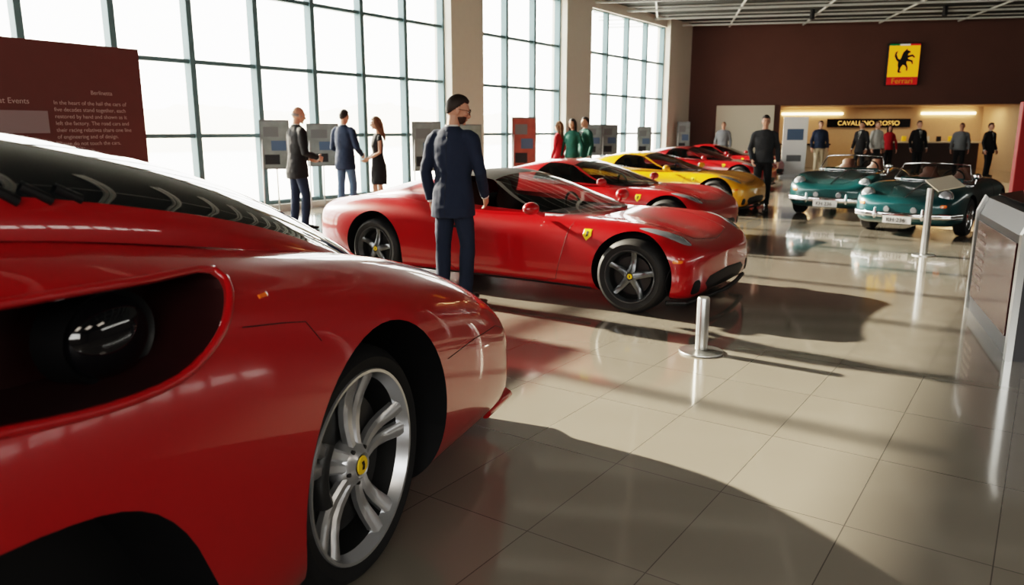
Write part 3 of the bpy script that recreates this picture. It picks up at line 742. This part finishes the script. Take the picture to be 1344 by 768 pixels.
box('board',(0,0,0),(3.2,.06,.34),GLOSSBLK,E); text('letters','CAVALLINO  ROSSO',.26,(0,-.04,-.09),(pi/2,0,0),GOLD,E,'CENTER')
E=empty('reception_counter',FP(9.2,0,-2.3),fang)
box('front',(0,0,.5),(4.2,.5,1.0),mat('counter_dark',(.05,.03,.025),.4),E,bev=.02); box('top',(0,0,1.03),(4.4,.62,.06),CREAM,E,bev=.01)
for i in range(9): box('display_item_%d'%i,(-1.8+i*.42,0,1.06+.1),(.16,.12,.2),[REDC,WHC,BLK,BADGE][i%4],E,bev=.02)
E=empty('bench_display',FP(5.0,0,-2.6),fang)
box('case',(0,0,.45),(1.8,.6,.9),CREAM,E,bev=.02); box('top',(0,0,.93),(1.9,.7,.06),BLK,E)
E=empty('emblem_sign',FP(7.7,3.8,.0),fang)
SY=mat('sign_yellow',(.95,.50,.01),.4,emis=(1,.42,.01),es=.5); SR=mat('sign_red',(.6,.02,.02),.4,emis=(.8,.02,.02),es=.2)
box('case',(0,-.07,0),(1.12,.14,1.46),BLK,E,bev=.03)
box('yellow_face',(0,-.15,.1),(1.02,.03,1.08),SY,E); box('red_base',(0,-.15,-.58),(1.02,.03,.26),SR,E)
for i,c in enumerate([(.0,.25,.08),(.8,.8,.8),(.7,.02,.02)]):
    box('stripe_%d'%i,(-.34+.34*i,-.15,.67),(.34,.031,.06),mat('stripe%d'%i,c,.5,emis=c,es=.2),E)
text('wordmark','Ferrari',.26,(0,-.17,-.66),(pi/2,0,0),BADGE,E,'CENTER')
horse=[(-.16,-.40),(-.05,-.39),(-.06,-.36),(-.11,-.34),(-.09,-.22),(-.02,-.12),(.03,-.14),(.10,-.22),(.09,-.32),(.15,-.33),(.14,-.30),(.15,-.20),(.09,-.06),(.10,.0),(.24,-.02),(.27,-.10),(.31,-.09),(.29,.03),(.14,.08),(.13,.12),(.26,.17),(.33,.11),(.36,.14),(.28,.24),(.12,.20),(.12,.26),(.20,.30),(.19,.35),(.10,.38),(.08,.44),(.04,.40),(-.04,.32),(-.09,.18),(-.13,.06),(-.20,.10),(-.26,.24),(-.22,.36),(-.30,.32),(-.33,.18),(-.25,.03),(-.19,-.02),(-.20,-.14),(-.17,-.24),(-.19,-.34)]
mk('horse_figure',[(x,-.175,z+.1) for x,z in horse],[tuple(range(len(horse)))],BLK,E)
# floor
m=bpy.data.materials.new('floor_polished_tile'); m.use_nodes=True; nt=m.node_tree; b=nt.nodes['Principled BSDF']
tc=nt.nodes.new('ShaderNodeTexCoord'); mp=nt.nodes.new('ShaderNodeMapping'); mp.inputs['Rotation'].default_value=(0,0,-wang); br=nt.nodes.new('ShaderNodeTexBrick')
br.offset=0; br.inputs['Scale'].default_value=1; br.inputs['Brick Width'].default_value=.72; br.inputs['Row Height'].default_value=.48; br.inputs['Mortar Size'].default_value=.0022; br.inputs['Mortar Smooth'].default_value=.1
br.inputs['Color1'].default_value=(.255,.232,.198,1); br.inputs['Color2'].default_value=(.238,.216,.184,1); br.inputs['Mortar'].default_value=(.12,.11,.098,1)
ns=nt.nodes.new('ShaderNodeTexNoise'); ns.inputs['Scale'].default_value=1.2; ns.inputs['Detail'].default_value=6
mr=nt.nodes.new('ShaderNodeMapRange'); mr.inputs[3].default_value=.10; mr.inputs[4].default_value=.18
nt.links.new(tc.outputs['Object'],mp.inputs[0]); nt.links.new(mp.outputs[0],br.inputs['Vector']); nt.links.new(br.outputs['Color'],b.inputs['Base Color'])
nt.links.new(tc.outputs['Object'],ns.inputs['Vector']); nt.links.new(ns.outputs['Fac'],mr.inputs[0]); nt.links.new(mr.outputs[0],b.inputs['Roughness'])
b.inputs['Specular IOR Level'].default_value=.9; b.inputs['Coat Weight'].default_value=.7; b.inputs['Coat Roughness'].default_value=.06; b.inputs['Coat IOR'].default_value=1.55
c0=Vector(WP(0,0,-.2)); 
wl=Vector(WP(QE,0,-.2)); br_=Vector((14,-9,0)); 
v=[wl,br_,Vector(FP(RE,0,0)),Vector(FP(13,0,-4.2)),Vector(FP(0,0,-4.2)),c0]
FLv=[(p.x,p.y,0) for p in v]+[(p.x,p.y,-.1) for p in v]
n=6
mk('floor',FLv,[tuple(range(n)),tuple(range(2*n-1,n-1,-1))]+[(i,(i+1)%n,n+(i+1)%n,n+i) for i in range(n)],m)
CEM=mat('ceiling_dark',(.03,.034,.032),.8)
mk('ceiling',[(p.x,p.y,CE) for p in v]+[(p.x,p.y,CE+.1) for p in v],[tuple(range(n)),tuple(range(2*n-1,n-1,-1))]+[(i,(i+1)%n,n+(i+1)%n,n+i) for i in range(n)],CEM)
DW=mat('wall_warm_paint',(.14,.115,.10),.7)
def winwall(name,p,q,m,z0,z1,wname,pi_,npane,marg=1.5):
    p=Vector(p);q=Vector(q);p.z=q.z=0;d=q-p;L=d.length;u=d/L;a=math.atan2(d.y,d.x)
    A=Acc()
    def bb(s0,s1,za,zb,t=.2): c=p+u*(s0+s1)/2; return boxg((c.x,c.y,(za+zb)/2),(s1-s0,t,zb-za),a)
    A.add(*bb(0,L,0,z0)); A.add(*bb(0,L,z1,CE)); A.add(*bb(0,marg,z0,z1)); A.add(*bb(L-marg,L,z0,z1))
    A.make(name,[m],None,False)
    A=Acc()
    for k in range(npane+1):
        s=marg+(L-2*marg)*k/npane; A.add(*bb(s-.06,s+.06,z0,z1,.16))
    for z in (z0+.04,(z0+z1)/2,z1-.04): A.add(*bb(marg,L-marg,z-.04,z+.04,.14))
    A.make(wname,[MULL],None,False)
    nrm=Vector((-u.y,u.x,0)); ctr=Vector((2,10,0))
    if (ctr-p).dot(nrm)<0: nrm=-nrm
    c=p+u*L/2-nrm*.2; c.z=(z0+z1)/2
    portal(c,u,nrm,L-2*marg,z1-z0,pi_)
winwall('wall_right',(br_.x,br_.y,0),FP(RE,0,0),DW,4.1,4.9,'window_4',4,16,8)  # unseen high window band, added for fill light and reflections
winwall('wall_back',(wl.x,wl.y,0),(br_.x,br_.y,0),DW,2.6,4.9,'window_5',5,10,9)  # out-of-view window band added to brighten the near side and reflect in paint
BM=mat('beam_paint',(.5,.52,.50),.5)
A=Acc()
for k in range(16):
    c=FP(9,CE-.14,1.0+k*1.9); A.add(*boxg(c,(24,.06,.06),fang)); A.add(*boxg((c[0],c[1],CE-.03),(24,.08,.04),fang))
for k in range(9):
    c=Vector(FP(-1+k*2.6,CE-.10,14)); A.add(*boxg(c,(.05,30,.05),fang))
A.make('ceiling_trusses',[BM],None,False)
for (r,i) in ((4,3),(8,3),(12,3),(5,9),(10,9),(4,15),(9,15),(6,21),(11,21)):
    A=Acc(); A.add(*tube([(0,0,.12),(0,0,-.2)],[.07,.08],16),0); o=A.make('track_spotlight',[BLK]); o.location=FP(r,CE-.1,i)
for (x,y) in ((-3,-3),(1.5,-4),(6,-3),(9,0)):
    l=bpy.data.lights.new('overhead_fill','AREA'); l.shape='SQUARE'; l.size=2.0; l.energy=65; l.color=(1,.88,.74); lo=obj('overhead_fill',l); lo.location=(x,y,CE-.3)  # added overhead fill out of view, no real fixture behind it
mk('baseboard_far',*fb(12.0,RE-.2,0,.12,.0,.03),BLK)
# ---------------------------------------------------------------- outside
mk('ground_outside',[(-200,-90,-.15),(60,-90,-.16),WP(QE,-.17,-.25),WP(-.3,-.17,-.25),(80,40,-.15),(80,160,-.15),(-200,160,-.15)],[(0,1,2,3,4,5,6)],mat('ground_outdoor',(.80,.77,.71),.9,noise=.1,nscale=.2))
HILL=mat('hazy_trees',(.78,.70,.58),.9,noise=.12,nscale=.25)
vs=[];fs=[];N=260
for i in range(N):
    q=-60+i*.8; h=3.0+.8*math.sin(i*.05)+.4*math.sin(i*.21+1)+random.random()*.35
    vs+=[WP(q,-.15,-45),WP(q,h,-48),WP(q,h*.5,-45.5)]
for i in range(N-1): fs+=[(i*3,(i+1)*3,(i+1)*3+2,i*3+2),(i*3+2,(i+1)*3+2,(i+1)*3+1,i*3+1)]
mk('distant_treeline',vs,fs,HILL,None,True)
# ---------------------------------------------------------------- furniture
pA=Vector((-3.79,8.0,0)); dv=Vector((-.65,-1.08,0)).normalized(); pB=pA+dv*4.2; cc=(pA+pB)/2
E=empty('exhibition_text_wall',(cc.x,cc.y,0),math.atan2(dv.y,dv.x)+pi)
PM=mat('panel_maroon',(.13,.050,.042),.6,noise=.06)
box('panel',(0,0,1.13),(4.2,.10,2.26),PM,E,bev=.004)
TXT=mat('text_offwhite',(.45,.37,.34),.6)
yy=-.052
text('heading','Berlinetta',.055,(1.56,yy,1.80),(pi/2,0,0),TXT,E,ext=.0005)
body_t=['In the heart of the hall the cars of','five decades stand together, each','restored by hand and shown as it','left the factory. The road cars and','their racing relatives share one line','of engineering and of design.','Please do not touch the cars.']
for i,t in enumerate(body_t): text('line_%d'%i,t,.052,(1.20,yy,1.70-i*.062),(pi/2,0,0),TXT,E,ext=.0005)
text('subhead','Great Events',.07,(.62,yy,1.70),(pi/2,0,0),TXT,E,ext=.0005)
box('caption_plate',(.86,-.056,1.54),(.55,.012,.20),mat('plate_grey',(.25,.2,.2),.5),E)
def bollard(x,y,h=.38,r=.042):
    E=empty('barrier_post',(x,y,0)); A=Acc(); A.add(*lathe([(0,0),(.145,0),(.148,.006),(.145,.013),(.05,.02),(r,.024),(r,h-.012),(r-.006,h),(0,h)],40,axis='Z')); A.make('post',[STEEL],E,True,30)
bollard(1.276,4.95)
E=empty('label_stand',(4.94,9.04,0)); A=Acc(); A.add(*lathe([(0,0),(.13,0),(.13,.012),(.042,.018),(.038,.8),(0,.8)],32,axis='Z')); A.make('post',[STEEL],E,True,30)
o=box('label_plate',(.14,-.03,.86),(.36,.24,.014),CREAM,E,bev=.003); o.rotation_euler=(.5,-.15,.2)
p0=Vector((3.22,4.75,0)); p1=Vector((3.86,6.3,0)); d=(p1-p0); L=d.length; ang=math.atan2(d.y,d.x)
E=empty('information_lectern',((p0.x+p1.x)/2,(p0.y+p1.y)/2,0),ang)
GP=mat('lectern_grey',(.05,.05,.055),.35,.3); GP2=mat('lectern_panel_red',(.08,.03,.03),.25,0,.6)
def prism(name,poly,x0,x1,m,par):
    n=len(poly); v=[(x0,a,b) for a,b in poly]+[(x1,a,b) for a,b in poly]
    return mk(name,v,[tuple(range(n)),tuple(range(2*n-1,n-1,-1))]+[(i,(i+1)%n,n+(i+1)%n,n+i) for i in range(n)],m,par)
prism('housing',[(0,0),(0,.80),(-.05,.93),(-.62,1.05),(-.62,0)],-L/2,L/2,GP,E)
for x in (-L/2,L/2-.04): prism('frame',[(.02,0),(.02,.82),(-.03,.95),(-.05,.93),(-.02,.8),(-.02,0)],x-.02,x+.05,STEEL,E)
box('side_graphic',(0,.008,.44),(L-.28,.012,.62),GP2,E,bev=.002)
box('screen',(0,-.33,1.005),(L-.2,.45,.012),GLOSSBLK,E).rotation_euler=(-.207,0,0)
for i in range(7): text('caption_%d'%i,'road car history',.05,(L/2-.2,.018,.66-i*.07),(pi/2,0,pi),TXT,E,ext=.0005)
E=empty('red_banner',(6.35,9.0,0),deg(-5)); box('panel',(0,0,.95),(.95,.08,1.68),mat('banner_red',(.28,.015,.015),.5),E,bev=.01); box('foot',(0,0,.05),(.9,.4,.1),BLK,E)
E=empty('rollup_banner',(9.1,25,0),deg(-10)); box('sheet',(0,0,.98),(.75,.02,1.85),mat('banner_white',(.75,.76,.76),.6),E); box('base',(0,0,.04),(.8,.2,.08),ALU,E); box('print',(0,-.015,1.35),(.5,.006,.35),JEAN,E); box('print_2',(0,-.015,.6),(.45,.006,.2),GREY,E)
def easel(x,y,w,h,z,m,rz,name='poster_easel'):
    E=empty(name,(x,y,0),rz); box('board',(0,0,z+h/2),(w,.03,h),GREY,E); box('print',(0,-.02,z+h/2),(w*.92,.008,h*.94),m,E)
    for k in range(3): box('photo_%d'%k,(-w*.12+w*.12*(k%2)*2,-.026,z+h*(.2+.28*k)),(w*.5,.004,h*.2),[CHAR,JEAN,GREY][k],E)
    for s in (-1,1): curve_tube('leg',[(s*w*.42,.0,z+h*.8),(s*w*.48,-.1 if s<0 else .1,.01)],.014,STEEL,E)
    curve_tube('rear_leg',[(0,.02,z+h*.7),(0,.25,.01)],.014,STEEL,E)
PG=mat('poster_grey',(.20,.23,.23),.5,noise=.5,nscale=5); PR=mat('poster_red',(.30,.08,.06),.5,noise=.5,nscale=4)
easel(-4.15,13.6,.5,.85,.8,PG,deg(15)); easel(-3.60,14.8,.6,.8,.8,PG,deg(20)); easel(-1.75,15.9,.6,1.0,.65,PG,deg(20)); easel(-.95,16.9,.6,.9,.7,PG,deg(20))
easel(.3,19.5,.62,1.25,.55,PR,deg(10)); easel(2.4,22.9,.5,.9,.75,PG,deg(10)); easel(2.95,23.5,.5,.9,.75,PG,deg(10)); easel(4.35,25.6,.5,.9,.7,PG,deg(10)); easel(6.3,28.6,.5,1.1,.7,PG,deg(10))
# ---------------------------------------------------------------- light
w=bpy.data.worlds.new('sky_world'); scene.world=w; w.use_nodes=True; nt=w.node_tree; bg=nt.nodes['Background']
tc=nt.nodes.new('ShaderNodeTexCoord'); sx=nt.nodes.new('ShaderNodeSeparateXYZ'); rp=nt.nodes.new('ShaderNodeValToRGB')
rp.color_ramp.elements[0].position=.0; rp.color_ramp.elements[0].color=(1,.95,.86,1); rp.color_ramp.elements[1].position=.35; rp.color_ramp.elements[1].color=(1,.99,.95,1)
nt.links.new(tc.outputs['Generated'],sx.inputs[0]); nt.links.new(sx.outputs['Z'],rp.inputs[0]); nt.links.new(rp.outputs[0],bg.inputs['Color'])
bg.inputs['Strength'].default_value=8
s=bpy.data.lights.new('sun','SUN'); s.energy=19; s.color=(1,.88,.70); s.angle=deg(1.0); so=obj('sun',s)
dirn=Vector((WN.x,WN.y,0)).normalized()*math.cos(deg(23.5))+Vector((0,0,-math.sin(deg(23.5))))
so.rotation_euler=dirn.to_track_quat('-Z','Y').to_euler()
# ---------------------------------------------------------------- camera
cd=bpy.data.cameras.new('camera'); cd.sensor_width=36; cd.lens=36*1000/1344; cd.clip_end=500
co=obj('camera',cd); co.location=(0,0,1.46); co.rotation_euler=(pi/2-math.atan(.212),0,0)
scene.camera=co
cd.dof.use_dof=True; cd.dof.focus_distance=3.6; cd.dof.aperture_fstop=3.2
scene.view_settings.view_transform='Filmic'
scene.view_settings.look='High Contrast'
scene.view_settings.exposure=0
